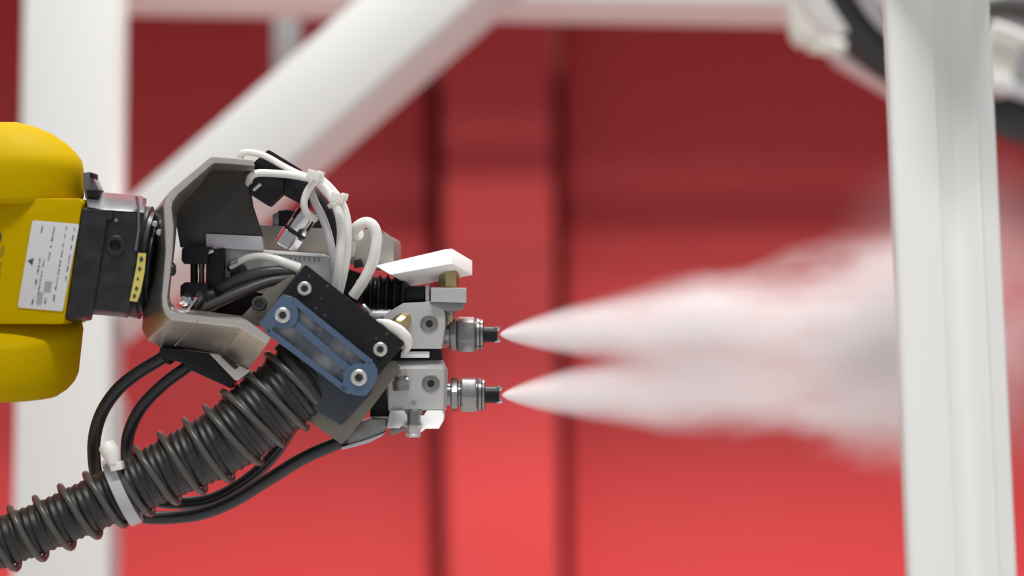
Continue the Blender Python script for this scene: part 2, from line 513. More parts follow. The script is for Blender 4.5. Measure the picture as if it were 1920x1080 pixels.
print_bar(plate, 0.45, 0.80, 0.94, 0.055, 'print_block', 'print_faint').location
mk('triangle_mark', Geo().prism([(52, 489), (63, 484), (60, 497)], -46.9, -46.5), 'print', plate)
# cut-off dark marks on the yellow paint at the edge
M['brown_print'] = material('brown_mark', (0.30, 0.19, 0.0), 0.6)
for pts in ([(-30, 438), (3, 437), (2, 452), (-30, 452)], [(3, 462), (8, 460), (5, 479), (0, 479)], [(-12, 492), (3, 491), (2, 499), (-12, 500)], [(-12, 508), (1, 507), (0, 519), (-12, 520)]):
    mk('painted_mark', Geo().prism(pts, -46.5, -46.1), 'brown_print' if pts[0][1] > 440 else 'print', body)

# black wrist casting
wr_top = lambda f: [(155 + (271 - 155) * f, 364 + 6 * f, 0), (155 + (271 - 155) * f, 364 + 6 * f, -22)]


def wrist_ring(xs, yt, yc, yb, yb2, dfr):
    # xs(y) gives the slanted x of this section at height y
    return [P(xs(yt), yt, 30), P(xs(yt), yt, -24), P(xs(yc), yc, dfr), P(xs(yb), yb, dfr), P(xs(yb2), yb2, -28), P(xs(yb2), yb2, 30)]


sl = lambda x0: (lambda y: x0 - (y - 380) * 0.155)
g = Geo().loft([wrist_ring(sl(157), 384, 392, 598, 603, -46), wrist_ring(sl(188), 386, 393, 596, 602, -46), wrist_ring(sl(206), 388, 394, 592, 600, -46)])
wrist = mk('wrist_block', g, 'black_cast', robot, bevel=3)
g = Geo().loft([wrist_ring(sl(190), 366, 394, 578, 588, -44), wrist_ring(sl(262), 370, 398, 586, 594, -44), wrist_ring(sl(274), 372, 398, 588, 596, -43)])
mk('wrist_housing', g, 'black_cast', robot, bevel=3)
mk('top_cover', Geo().loft([[P(160, 356, 20), P(160, 356, -20), P(164, 388, -45), P(164, 392, 20)], [P(196, 361, 20), P(196, 361, -24), P(196, 393, -45), P(196, 395, 20)], [P(268, 368, 20), P(268, 368, -24), P(268, 398, -44.5), P(268, 400, 20)]]), 'grey_clear', robot, bevel=2)
mk('connector_body', Geo().prism([(155, 324), (170, 322), (176, 336), (186, 356), (184, 372), (160, 372), (156, 350)], -30, -12), 'grey_clear', robot, bevel=2)
mk('connector_tip', Geo().prism([(168, 323), (175, 325), (175, 335), (169, 334)], -32, -14), 'black_plastic', robot, bevel=1)
mk('connector_latch', Geo().prism([(161, 356), (187, 356), (186, 368), (164, 371)], -34, -18), 'black_plastic', robot, bevel=1.5)
mk('seam_ring', Geo().prism([(253, 368), (257, 368), (262, 398), (262, 430), (256, 470), (252, 470), (258, 430), (258, 398)], -44.6, -40), 'grey_clear', robot)
# round port
port = mk('port', Geo().lathe(P(217, 460, -44), -FZ, [(0, 19), (3, 18), (5, 15), (5, 10.5), (-3, 10), (-3, 0)], 32), 'black_cast', robot)
mk('bolt', Geo().lathe(P(205, 404, -44), -FZ, [(0, 9), (4, 8), (5, 6)], 20), 'black_cast', robot)
mk('bolt', Geo().lathe(P(218, 413, -44), -FZ, [(0, 4), (3, 3)], 16), 'alu_dark', robot)
# wrist flange disc
fl = P(266, 492, -6)
mk('wrist_flange', Geo().lathe(fl, DXP, [(-12, 92), (-10, 104), (8, 106), (9, 96), (16, 94), (20, 84)], 56), 'black_cast', robot)
mk('tool_adapter', Geo().lathe(fl, DXP, [(17, 78), (24, 78)], 48), 'black_cast', robot, bevel=1.5)
for yy, xx in ((420, 290), (436, 298)):
    mk('flange_bolt', Geo().lathe(P(xx, yy, -26), -FZ, [(-8, 6), (3, 6), (5, 4)], 16), 'screw', robot)
# caution strip on the housing
stk = mk('caution_strip', Geo().prism([(259, 474), (274, 475), (271, 510), (264, 546), (257, 566), (243, 564), (250, 528), (256, 498)], -44.8, -44.2), 'sticker_yellow', robot)
stk['label'] = 'narrow yellow caution strip with a row of black diamonds'
for i, (x, y, r) in enumerate(((265, 486, 6), (262, 504, 5), (258.5, 523, 3.5), (256, 541, 5), (252, 555, 5))):
    mk('diamond_mark', Geo().prism([(x, y - r), (x + r * .7, y), (x - 1, y + r), (x - r * .7, y)], -45.1, -44.7), 'print', stk)

# ------------------------------------------------------------------ bent steel bracket
brk = thing('tool_bracket', 'bent steel plate bracket bolted to the robot wrist flange', 'bracket', P(300, 500, 0))


def section(F, G, G2, K2, df=-45, db=0):
    return [P(*F, df), P(*G, df), P(*G2, db), P(*K2, db)]


ups = [section((474, 299), (478, 312), (478, 326), (474, 312), -40, 10),
       section((440, 296), (440, 308), (438, 324), (440, 308), -40, 10),
       section((402, 293), (403, 306), (398, 322), (402, 306), -40, 10),
       section((394, 295), (397, 309), (392, 326), (394, 308), -40, 10),
       section((326, 352), (335, 363), (354, 376), (330, 366), -40, 10),
       section((312, 366), (324, 378), (338, 392), (308, 372), -41, 5),
       section((306, 386), (322, 390), (332, 404), (284, 402), -42, 0),
       section((308, 425), (326, 425), (332, 420), (287, 424), -43, 0),
       section((310, 470), (324, 470), (328, 466), (291, 470), -44, 0),
       section((306, 520), (319, 520), (322, 515), (282, 520), -45, 0),
       section((303, 556), (314, 556), (318, 552), (272, 556), -46, -8),
       section((304, 574), (315, 572), (320, 566), (267, 590), -47, -12),
       section((310, 590), (322, 584), (330, 574), (266, 618), -48, -16),
       section((322, 600), (340, 588), (346, 578), (276, 638), -48, -20),
       section((345, 602), (352, 589), (356, 580), (302, 652), -48, -22),
       section((400, 608), (403, 595), (404, 586), (350, 657), -48, -24),
       section((446, 613), (452, 599), (452, 592), (398, 663), -48, -26),
       section((456, 616), (464, 602), (462, 598), (412, 668), -48, -28),
       section((502, 644), (508, 632), (506, 630), (464, 696), -48, -32)]
mk('bent_plate', Geo().loft(ups), 'steel', brk, bevel=2.5, smooth=50)
edge = []
for q in ups:
    f, g_ = q[0] - FZ * 0.0003, q[1] - FZ * 0.0003
    edge.append([f.lerp(g_, 0.15), f.lerp(g_, 0.95), f.lerp(g_, 0.95) + FZ * 0.0008, f.lerp(g_, 0.15) + FZ * 0.0008])
mk('cut_edge', Geo().loft(edge), 'cut_metal', brk, bevel=0.4)['label'] = 'brighter sheared edge of the bent plate'
mk('gusset', Geo().prism([(330, 372), (396, 308), (470, 306), (479, 318), (466, 342), (473, 386), (492, 444), (387, 440), (387, 464), (338, 464), (330, 418)], 0, 8), 'steel_shaded', brk, bevel=1.5)
mk('gusset_foot', Geo().prism([(386, 438), (490, 443), (494, 471), (386, 463)], -3, 6), 'lilac_alu', brk, bevel=1)
for q0, q1, dd in (((372, 600), (328, 648), -40), ((446, 622), (418, 662), -40)):
    g = Geo().tube([(q0[0], q0[1], -49), (q1[0], q1[1], -29)], 1.4, 6)
    mk('bend_highlight', g, 'screw', brk)  # bright thin strips painted in as highlights along the two bends
mk('side_lug', Geo().prism([(392, 663), (408, 664), (470, 696), (446, 714), (440, 713)], -34, -24), 'steel', brk, bevel=2)
mk('lug_slot', Geo().prism([(414, 668), (422, 667), (448, 688), (440, 693)], -36, -33), 'hole_shade', brk, bevel=1)
mk('set_screw', Geo().lathe(P(318, 505, -40), (RX), [(0, 12), (8, 12), (11, 8)], 20), 'steel_shaded', brk)

# dark holder under the bracket
hold = thing('cable_holder', 'dark plastic cable holder under the steel bracket', 'holder', P(360, 680, -15))
mk('holder_body', Geo().prism([(299, 653), (303, 651), (396, 663), (441, 712), (434, 729), (352, 692), (346, 682), (300, 668)], -28, -6), 'black_plastic', hold, bevel=2)
mk('sleeve', Geo().lathe(P(318, 664, -14), P(286, 688, -14) - P(318, 664, -14), [(-8, 17), (10, 17), (14, 14)], 24), 'black_plastic', hold)
mk('sleeve', Geo().lathe(P(362, 680, -14), P(330, 706, -14) - P(362, 680, -14), [(-8, 17), (6, 17), (10, 14)], 24), 'black_plastic', hold)

# ------------------------------------------------------------------ rods and small blocks behind the bracket
rod = thing('guide_rod_unit', 'black guide rod with two black end blocks inside the bracket', 'guide rod', P(365, 510, 5))
mk('upper_block', Geo().prism([(341, 466), (350, 461), (390, 462), (390, 494), (345, 495), (340, 488)], -12, 20), 'black_plastic', rod, bevel=2)
mk('rod', Geo().lathe(P(364, 490, 4), -UY, [(0, 7), (44, 7)], 20), 'black_rubber', rod)
mk('brass_rod', Geo().lathe(P(378, 490, 6), -UY, [(0, 6), (13, 6), (14, 5), (50, 5)], 20), 'alu_warm', rod)
mk('lower_block', Geo().prism([(338, 536), (346, 529), (390, 530), (386, 560), (352, 556), (338, 557)], -12, 20), 'black_plastic', rod, bevel=2)
mk('end_nut', Geo().lathe(P(352, 568, -14), RX * 0.9 - UY * 0.5, [(-14, 11), (-4, 13), (-3, 17), (3, 17), (4, 12), (12, 11)], 8), 'chrome', rod)
mk('end_bolt', Geo().lathe(P(368, 567, -16), RX * 0.8 - UY * 0.55, [(-6, 17), (-4, 19), (-3, 19), (-2, 17), (6, 17), (9, 14)], 24), 'cable_grey', rod)
mk('clip_ring', Geo().lathe(P(361, 572, -18), RX * 0.8 - UY * 0.55, [(-2, 18), (-2, 21), (2, 21), (2, 18)], 28), 'chrome', rod)

mk('dark_filler', Geo().prism([(384, 548), (450, 530), (540, 512), (548, 545), (470, 606), (384, 596)], 6, 22), 'black_plastic', rod, bevel=2)
side = thing('sensor_block', 'black upright sensor block beside the grey plate', 'sensor', P(400, 510, 0))
mk('sensor_body', Geo().prism([(386, 466), (419, 465), (421, 480), (419, 540), (404, 548), (386, 540)], -6, 25), 'black_plastic', side, bevel=2)
mk('corner_clip', Geo().tube([(388, 478, -8), (394, 472, -8), (401, 471, -8)], [2, 4, 3], 8), 'screw', side)

# ------------------------------------------------------------------ grey plate and rear block
gp = thing('gun_base_plate', 'pale grey machined plate with stamped marks behind the black clamp', 'plate', P(520, 500, 5))
mk('plate', Geo().prism([(416, 464), (494, 470), (612, 479), (628, 490), (628, 570), (560, 570), (416, 530)], 2, 22), 'alu', gp, bevel=1.5)
mk('top_edge', Geo().prism([(492, 468), (604, 476), (606, 482), (492, 475)], 0, 24), 'white_paint', gp, bevel=1)
for i in range(7):
    x = 543 + i * 9 + random.uniform(-1, 1)
    mk('stamped_mark', Geo().prism([(x, 482), (x + 3, 482), (x + 3, 489 + random.uniform(-2, 3)), (x, 489)], 1.7, 2.3), 'alu_dark', gp)
rb = thing('rear_valve_block', 'beige grey machined block with stepped end behind the white tubes', 'block', P(640, 460, 50))
mk('block_body', Geo().prism([(484, 421), (600, 428), (640, 430), (660, 431), (700, 430), (712, 437), (726, 441), (735, 446), (738, 452), (738, 500), (700, 505), (620, 485), (490, 472)], 34, 80, shift=(8, 4)), 'alu_warm', rb, bevel=1.5)
mk('step_block', Geo().prism([(700, 427), (718, 434), (730, 444), (730, 452), (690, 452), (690, 428)], 40, 76), 'alu_dark', rb, bevel=2)
mk('dark_slot', Geo().prism([(664, 488), (678, 486), (682, 500), (664, 503)], 31, 36), 'hole_shade', rb, bevel=1)
mk('top_module', Geo().prism([(521, 395), (538, 393), (603, 402), (603, 430), (521, 424)], 36, 70), 'black_plastic', rb, bevel=1.5)
mk('side_lug', Geo().prism([(511, 402), (523, 396), (523, 424), (511, 423)], 36, 70), 'alu_dark', rb, bevel=1)
fl_ = thing('hose_fitting', 'grey push-in elbow fitting on the pale plate', 'fitting', P(445, 505, 0))
mk('fitting_body', Geo().lathe(P(446, 508, 2), -FZ * 0.35 + UY * 0.55 - RX * 0.3, [(-16, 15), (-8, 17), (2, 17), (3, 14), (10, 14), (11, 16), (17, 15), (18, 9)], 28), 'cable_grey', fl_)
mk('release_ring', Geo().lathe(P(438, 492, -6), UY * 0.8 - RX * 0.3, [(-4, 11), (4, 11), (6, 9)], 24), 'alu_dark', fl_)

# ------------------------------------------------------------------ black corner fittings at the top
cf = thing('corner_fitting', 'black angular plastic corner fitting wrapped by white tubes', 'fitting', P(500, 340, 0))
mk('upper_lug', Geo().prism([(471, 308), (488, 294), (502, 281), (508, 283), (562, 316), (560, 332), (545, 332), (475, 322)], 4, 24), 'black_plastic', cf, bevel=1.5)
mk('lower_lug', Geo().prism([(466, 332), (472, 322), (532, 326), (530, 362), (504, 387), (468, 364)], -2, 18), 'black_plastic', cf, bevel=1.5)
mk('arm_lug', Geo().prism([(526, 330), (582, 336), (580, 390), (566, 384), (532, 366)], 0, 22), 'black_plastic', cf, bevel=1.5)
mk('pin', Geo().tube([(475, 357, -4), (489, 345, -4)], 3.5, 12), 'screw', cf)


# ------------------------------------------------------------------ air tubes
def air_tube(pts, r, label, mat='tube_white', name='air_tube', cat='tube', group='white air tubes', seg=16):
    o = mk(name, Geo().tube(pts, r, seg), mat, smooth=60)
    return tag(o, label, cat, group)


air_tube([(454, 312, 6), (451, 294, 2), (458, 286, 0), (478, 287, 0), (500, 294, -2), (530, 311, -4), (560, 326, -6), (590, 336, -8)], 6.2, 'thin white tube curling over the top of the steel bracket')
air_tube([(466, 345, 2), (470, 332, -6), (482, 325, -8), (510, 325, -8), (545, 328, -8), (580, 335, -9), (604, 345, -10)], 7.2, 'white tube running across the black corner fitting')
air_tube([(604, 330, -12), (586, 345, -14), (574, 364, -14), (570, 384, -13), (577, 402, -10), (592, 410, -4)], 7.0, 'short white tube looping down beside the chrome connector')
air_tube([(580, 350, -4), (590, 378, -6), (604, 406, -6), (616, 440, -6), (624, 480, -6), (628, 520, -4), (628, 556, -2)], 7.5, 'greyish translucent tube, innermost of the bundle going down', 'tube_clear')
air_tube([(588, 332, -10), (606, 352, -11), (624, 374, -12), (635, 400, -12), (640, 432, -12), (638, 470, -12), (634, 510, -10), (628, 552, -6)], 8.5, 'white tube, inner one of the curved pair through the cable ties')
air_tube([(596, 332, -8), (618, 352, -8), (640, 380, -8), (650, 410, -8), (652, 440, -8), (650, 480, -8), (644, 515, -7), (634, 556, -4)], 8.0, 'white tube, outer one of the curved pair through the cable ties')
air_tube([(654, 476, 34), (658, 446, 16), (664, 432, 6), (674, 422, 0), (688, 417, -3), (700, 424, -4), (706, 442, -4), (704, 468, -4), (696, 498, -3), (682, 526, -2), (662, 556, 0)], 10.5, 'thick white tube arching in a hook left of the white lever')
air_tube([(432, 500, -4), (446, 492, -6), (462, 484, -8), (484, 480, -9), (508, 483, -10), (532, 492, -10), (560, 504, -8)], [6, 6.5, 6.5, 6.5, 7, 9, 11], 'pale tube leaving the elbow fitting towards the black clamp')
tag(mk('air_hose', Geo().tube([(548, 342, 8), (580, 356, 6), (602, 380, 4), (618, 408, 4), (630, 444, 6), (636, 490, 8), (640, 540, 12)], 11, 16), 'black_rubber', smooth=60), 'black glossy hose between the white tubes', 'hose')
tag(mk('tube_collar', Geo().lathe(P(668, 440, 12), P(684, 428, 0) - P(668, 440, 12), [(-8, 12), (-4, 13), (6, 13), (8, 11)], 24), 'nylon'), 'cream collar at the start of the hooked thick tube', 'collar')


def cable_tie(c, axis, r, label, head, rot):
    t = thing('cable_tie', label, 'cable tie', P(*c), 'white cable ties on the tube bundle')
    mk('strap', Geo().lathe(P(*c), axis, [(-4, r - 1), (-4, r + 1), (4, r + 1), (4, r - 1)], 28), 'nylon', t)
    hc = P(*head)
    R = Matrix((RX * math.cos(rot) - UY * math.sin(rot), RX * math.sin(rot) + UY * math.cos(rot), -FZ)).transposed()
    mk('head', Geo().box(hc, (12.5 * S, 9 * S, 9 * S), R), 'nylon', t, bevel=2)
    mk('tail', Geo().box(hc + R @ Vector((12 * S, 5 * S, 0)), (6.5 * S, 6.5 * S, 4.5 * S), R), 'nylon', t, bevel=1.2)


cable_tie((590, 344, -8), P(600, 352, -8) - P(584, 336, -8), 15, 'white cable tie at the upper crossing of the tubes', (588, 329, -18), 0.3)
cable_tie((630, 378, -10), P(636, 388, -10) - P(622, 368, -10), 17, 'white cable tie on the bend of the tube pair', (633, 371, -22), 0.25)

# chrome connector
cc = thing('chrome_connector', 'chrome threaded connector with hexagon nut on the beige block', 'connector', P(540, 450, 10))
cax = P(586, 388, 2) - P(534, 462, 2)
mk('hex_nut', Geo().lathe(P(540, 453, 6), cax, [(-14, 18), (-11, 24), (18, 24), (21, 20)], 6, 0.35), 'chrome', cc, bevel=1.5)
mk('sleeve', Geo().lathe(P(540, 453, 6), cax, [(19, 20), (22, 21.5), (62, 21.5), (66, 18), (72, 16)], 32), 'chrome', cc)
mk('seal_ring', Geo().lathe(P(540, 453, 6), cax, [(18, 22.5), (22, 23), (25, 22.5)], 32), 'black_rubber', cc)

# ------------------------------------------------------------------ cables
tag(mk('power_cable', Geo().tube([(395, 548, 4), (412, 543, -4), (445, 527, -8), (480, 515, -10), (515, 509, -10), (545, 510, -8), (575, 514, -2)], [14, 14, 13, 12, 11, 10.5, 10], 16), 'cable_grey', smooth=60), 'upper charcoal cable entering behind the black clamp', 'cable', 'charcoal cables behind the clamp')
tag(mk('power_cable', Geo().tube([(330, 606, -8), (360, 590, -14), (400, 571, -16), (450, 549, -16), (500, 530, -14), (535, 524, -12), (570, 522, -6)], [9, 9.5, 10, 10, 9.5, 9, 9], 16), 'cable_grey', smooth=60), 'lower charcoal cable rising over the bracket to the clamp', 'cable', 'charcoal cables behind the clamp')
gl = thing('cable_gland', 'dark ribbed cable gland at the start of the charcoal cables', 'cable gland', P(390, 556, 0))
gax = P(430, 538, -12) - P(380, 566, -8)
mk('gland_nut', Geo().lathe(P(392, 562, -8), gax, [(-16, 24), (-13, 29), (-2, 29), (0, 24)], 10), 'cable_grey', gl, bevel=1)
mk('gland_dome', Geo().lathe(P(392, 562, -8), gax, [(0, 23), (8, 22), (16, 18), (20, 15)], 28), 'black_plastic', gl)
cblA = [(330, 655, -14), (300, 674, -14), (262, 697, -13), (225, 726, -12), (196, 764, -10), (180, 806, -6), (176, 850, 0), (184, 900, 8), (214, 946, 12), (262, 968, 12), (320, 970, 11), (380, 962, 9), (440, 938, 6), (510, 895, 0), (575, 856, -4), (650, 824, -6)]
tag(mk('coiled_cable', Geo().tube(cblA, 12.3, 20), 'cable', smooth=60), 'black cable of the outer loop, passing behind the ribbed hose', 'cable', 'looped black cables')
cblB = [(380, 668, -14), (345, 692, -14), (305, 722, -13), (268, 760, -11), (246, 800, -8), (238, 840, -2), (244, 890, 12), (275, 932, 21), (330, 943, 21), (390, 938, 18), (440, 915, 16), (485, 882, 12), (520, 844, 9), (545, 805, 6), (572, 770, 8)]
tag(mk('coiled_cable', Geo().tube(cblB, 11.8, 20), 'cable', smooth=60), 'black cable of the inner loop, passing behind the ribbed hose', 'cable', 'looped black cables')

# ------------------------------------------------------------------ corrugated hose with spiral rib
hose = thing('ribbed_hose', 'thick charcoal corrugated hose with a spiral rib, clamped under the blue plate', 'hose', P(300, 870, -20))
hp = [(-622, 1480, -44), (-580, 1290, -44), (-420, 1150, -40), (-250, 1100, -36), (-100, 1056, -32), (0, 1018, -30), (95, 982, -28), (232, 920, -25), (330, 872, -23), (420, 826, -22), (490, 772, -20), (545, 728, -18), (596, 690, -16)]
hr = [47, 47, 47, 47, 47, 47, 47, 51, 57, 63, 68, 69, 69]
path, rad = smooth_path(hp, hr, 2.0)
arc = [0.0]
for a, b in zip(path, path[1:]):
    arc.append(arc[-1] + (b - a).length / S)
rr = [r + 1.3 * S * math.sin(2 * math.pi * s / 13.5) for r, s in zip(rad, arc)]
mk('hose_body', Geo().sweep(path, rr, 40), 'hose', hose, smooth=60)
# helix
pitch = 52.0
hel, hrad = [], []
t0 = (path[1] - path[0]).normalized()
u = (FZ - t0 * t0.dot(FZ)).normalized()
frames = []
for k, p in enumerate(path):
    t = (path[min(len(path) - 1, k + 1)] - path[max(0, k - 1)]).normalized()
    u = (u - t * t.dot(u)).normalized()
    frames.append((p, t, u.copy(), t.cross(u)))
L = arc[-1]
k0 = min(range(len(path)), key=lambda k: (path[k] - P(-420, 1150, -40)).length)
S0 = arc[k0]
n = int(L / pitch * 30)
j = 0
for i in range(n):
    s = L * i / n
    while j < len(arc) - 2 and arc[j + 1] < s: j += 1
    f = (s - arc[j]) / max(1e-9, arc[j + 1] - arc[j])
    p = path[j].lerp(path[j + 1], f)
    r = rad[j] * (1 - f) + rad[j + 1] * f
    a = 2 * math.pi * (s - S0) / pitch + 2.2
    hel.append(p + (frames[j][2] * math.cos(a) + frames[j][3] * math.sin(a)) * (r + 9.0 * S))
    hrad.append(6.3 * S)
mk('spiral_rib', Geo().sweep(hel, hrad, 8), 'hose_rib', hose, smooth=60)
tieh = thing('cable_tie', 'wide pale cable tie strapped around the ribbed hose', 'cable tie', P(232, 920, -25))
hax = P(300, 888, -24) - P(180, 944, -26)
mk('strap', Geo().lathe(P(230, 922, -25), hax, [(-11, 62), (-11, 66.5), (11, 66.5), (11, 62)], 48), 'tie_clear', tieh, bevel=1)
mk('head', Geo().tube([(200, 836, -40), (208, 850, -42), (214, 872, -44)], [17, 17, 10], 12), 'nylon', tieh, smooth=60)
mk('tail', Geo().prism([(205, 868), (226, 866), (230, 880), (208, 884)], -46, -34), 'nylon', tieh, bevel=1)

# ------------------------------------------------------------------ clamp: black block and blue plate
clamp = thing('hose_clamp', 'black clamp block with a blue slotted plate and silver cap screws', 'clamp', P(625, 640, -30))
mk('black_block', Geo().prism([(573, 496), (577, 498), (758, 642), (758, 646), (700, 715), (520, 575), (530, 550)], -34, -14, shift=(-14, 6)), 'black_plastic', clamp, bevel=2)
mk('backing_plate', Geo().prism([(738, 676), (750, 690), (735, 712), (700, 760), (652, 822), (640, 833), (566, 780), (600, 700)], -22, -14), 'olive_plate', clamp, bevel=1.5)
mk('navy_block', Geo().prism([(548, 650), (700, 706), (694, 740), (640, 798), (588, 768), (575, 700)], -36, -20), 'navy', clamp, bevel=2)
g = Geo().prism([(530, 552), (546, 556), (702, 682), (707, 700), (700, 724), (686, 742), (650, 738), (505, 630), (486, 606)], -38, -34)
bp = mk('blue_plate', g, 'blue_recess', clamp, bevel=1)


def bar(a, b, w, d0=-44, d1=-37.5):
    ax, ay = b[0] - a[0], b[1] - a[1]
    l = math.hypot(ax, ay)
    nx, ny = -ay / l * w / 2, ax / l * w / 2
    return Geo().prism([(a[0] + nx, a[1] + ny), (b[0] + nx, b[1] + ny), (b[0] - nx, b[1] - ny), (a[0] - nx, a[1] - ny)], d0, d1)


mk('corner_boss', Geo().prism([(530, 552), (546, 557), (556, 572), (560, 590), (556, 606), (545, 615), (528, 616), (514, 612), (506, 626), (498, 621), (486, 606)], -44, -37.5), 'blue', bp, bevel=1.5)
mk('end_boss', Geo().prism([(690, 674), (702, 682), (708, 696), (706, 710), (700, 724), (686, 742), (668, 742), (646, 736), (638, 728), (644, 712), (642, 700), (652, 688), (668, 681), (684, 682)], -44, -37.5), 'blue', bp, bevel=1.5)
mk('rim_bar', bar((548, 562), (696, 681), 11), 'blue', bp, bevel=1.5)
mk('rim_bar', bar((500, 618), (650, 732), 11), 'blue', bp, bevel=1.5)
mk('centre_bar', bar((550, 604), (652, 692), 15, -43), 'blue', bp, bevel=1.5)
cap_screw(clamp, 571, 541, -34, 13, 5)
cap_screw(clamp, 713, 655, -34, 13, 5)
cap_screw(clamp, 530, 591, -44, 14, 5)
cap_screw(clamp, 673, 708, -44, 15, 5)
for x, y in ((614, 536), (602, 560), (592, 578), (609, 591), (580, 517), (725, 626), (705, 634)):
    mk('dust_speck', Geo().lathe(P(x, y, -34), -FZ, [(0, random.uniform(1.6, 3.2)), (0.4, 1.2)], 10), 'cable_grey', clamp)
lug = thing('side_plate', 'warm grey side plate with one dark socket screw beside the clamp', 'plate', P(500, 575, -15))
mk('plate', Geo().prism([(448, 598), (500, 545), (548, 515), (560, 520), (540, 560), (500, 612), (485, 612), (460, 604)], -20, -8), 'olive_plate', lug, bevel=1.5)
cap_screw(lug, 486, 569, -20, 14, 8, mat='cable_grey')
hcol = thing('hose_collar', 'dark ring collar where the ribbed hose meets the clamp', 'collar', P(560, 715, -20))
mk('ring', Geo().lathe(P(566, 712, -18), P(596, 690, -16) - P(545, 728, -18), [(-6, 62), (-6, 78), (6, 80), (12, 76), (12, 62)], 48), 'hose', hcol, bevel=1)
tag(mk('white_strap', Geo().tube([(708, 603, -26), (728, 608, -32), (748, 619, -33), (762, 634, -32), (765, 648, -28), (758, 660, -22)], [5, 9, 10, 10, 8, 5], 12), 'nylon', smooth=60), 'white plastic strap curling round the black clamp corner', 'strap')


# ------------------------------------------------------------------ spray guns
def nozzle(parent, x0, y, neck, lock0, lock1, nut0, nut1, col1, tip1, r_lock, r_nut, r_tip, d, ph, met='nut'):
    c = P(x0, y, d)
    mk('neck', Geo().lathe(c, RX, [(neck - x0 - 6, r_nut * .62), (nut0 - x0 + 4, r_nut * .62)], 32), 'nut', parent)
    mk('lock_nut', Geo().lathe(c, RX, [(lock0 - x0, r_lock * .9), (lock0 - x0 + 2, r_lock), (lock1 - x0 - 2, r_lock), (lock1 - x0, r_lock * .9)], 6, ph), met, parent, bevel=1)
    mk('hex_nut', Geo().lathe(c, RX, [(nut0 - x0, r_nut * .88), (nut0 - x0 + 4, r_nut), (nut1 - x0 - 4, r_nut), (nut1 - x0, r_nut * .86)], 6, ph + 0.3), met, parent, bevel=1.5)
    w = col1 - nut1
    mk('collar', Geo().lathe(c, RX, [(nut1 - x0 - 1, r_nut * .80), (nut1 - x0 + 2, r_nut * .9), (nut1 - x0 + w * .45, r_nut * .9), (nut1 - x0 + w * .5, r_nut * .8), (nut1 - x0 + w * .6, r_nut * .86), (col1 - x0 - 2, r_nut * .84), (col1 - x0, r_nut * .7)], 40), 'nut', parent)
    tp = mk('spray_tip', Geo().lathe(c, RX, [(col1 - x0 - 3, r_tip), (tip1 - x0 - 4, r_tip), (tip1 - x0 - 3, r_tip * .55), (tip1 - x0 - 9, r_tip * .25), (tip1 - x0 - 9, 0)], 32), 'black_plastic', parent)
    for s in (-1, 1):
        e = [(tip1 - 10, y + s * r_tip * 1.02), (tip1 - 1, y + s * r_tip * 1.02), (tip1 + 2, y + s * r_tip * .85), (tip1 - 2, y + s * r_tip * .35), (tip1 - 8, y + s * r_tip * .62)]
        mk('tip_edge', Geo().prism(e, d - 2.6, d + 2.6), 'chrome', tp, bevel=.6)


def bore(parent, x, y, d, r):
    b = mk('recessed_bolt', Geo().lathe(P(x, y, d), -FZ, [(-6, r), (1.5, r), (2.5, r * .9), (2.5, r * .78), (0.8, r * .74), (0.8, r * .40), (0.3, r * .38), (0.3, 0)], 32), 'alu_dark', parent)
    mk('socket', Geo().lathe(P(x, y, d) - FZ * (0.6 * S), -FZ, [(0, r * .44), (0.6, r * .44)], 6), 'hole_shade', b)


gun = thing('spray_gun', 'upper grey spray gun block and nozzle, just below the bellows', 'spray gun', P(790, 620, 20))
mk('gun_block', Geo().prism([(720, 590), (756, 568), (800, 566), (830, 574), (834, 590), (834, 612), (828, 654), (716, 654)], 0, 44, shift=(7, 0)), 'alu', gun, bevel=2)
mk('lower_slot', Geo().prism([(730, 654), (826, 654), (830, 682), (720, 682)], 8, 40), 'black_plastic', gun)
mk('slot_bar', Geo().prism([(752, 659), (805, 659), (805, 671), (751, 671)], 1.5, 8), 'white_paint', gun, bevel=1.5)
bore(gun, 805, 607, 0, 17)
nozzle(gun, 838, 627, 834, 843, 857, 857, 893, 908, 937, 34.5, 34.5, 15, 20, 0.0, 'alu_dark')
gun2 = thing('spray_gun', 'lower grey spray gun block and nozzle, above the white clip', 'spray gun', P(785, 725, 20))
mk('gun_block', Geo().loft([[P(x, y, d) for x, y, d in ring] for ring in (
    [(716, 676, 8), (728, 691, 0), (728, 770, 0), (728, 774, 10), (728, 774, 46), (716, 676, 46)],
    [(829, 675, 8), (832, 691, 0), (832, 768, 0), (832, 772, 10), (832, 772, 46), (829, 675, 46)],
    [(832, 676, 10), (840, 694, 6), (838, 766, 6), (836, 770, 12), (836, 770, 46), (832, 676, 46)])]), 'alu', gun2, bevel=1.5)
bore(gun2, 808, 719, 0, 17)
nozzle(gun2, 838, 740, 834, 845, 860, 863, 897, 911, 941, 34, 35.5, 16, 20, -0.2)
mk('small_hole', Geo().lathe(P(776, 756, 0), -FZ, [(-2, 5), (0.5, 5), (0.6, 4)], 20), 'blue_recess', gun2)
mk('side_block', Geo().prism([(694, 702), (731, 700), (731, 782), (694, 781)], 6, 36), 'black_plastic', gun2, bevel=1)
mk('side_block_foot', Geo().prism([(696, 781), (731, 781), (731, 789), (698, 790)], 4, 36), 'screw', gun2, bevel=1)
el = thing('elbow_fitting', 'small grey elbow fitting on the face of the lower spray gun', 'fitting', P(750, 714, -5))
mk('elbow_body', Geo().lathe(P(752, 732, -5), UY - RX * 0.08, [(0, 13), (2, 15), (18, 15), (20, 12), (26, 11)], 28), 'alu_dark', el)
mk('collar', Geo().lathe(P(750, 706, -6), UY - RX * 0.08, [(0, 11), (1, 13.5), (12, 13.5), (14, 11)], 6, 0.3), 'alu_warm', el, bevel=1)
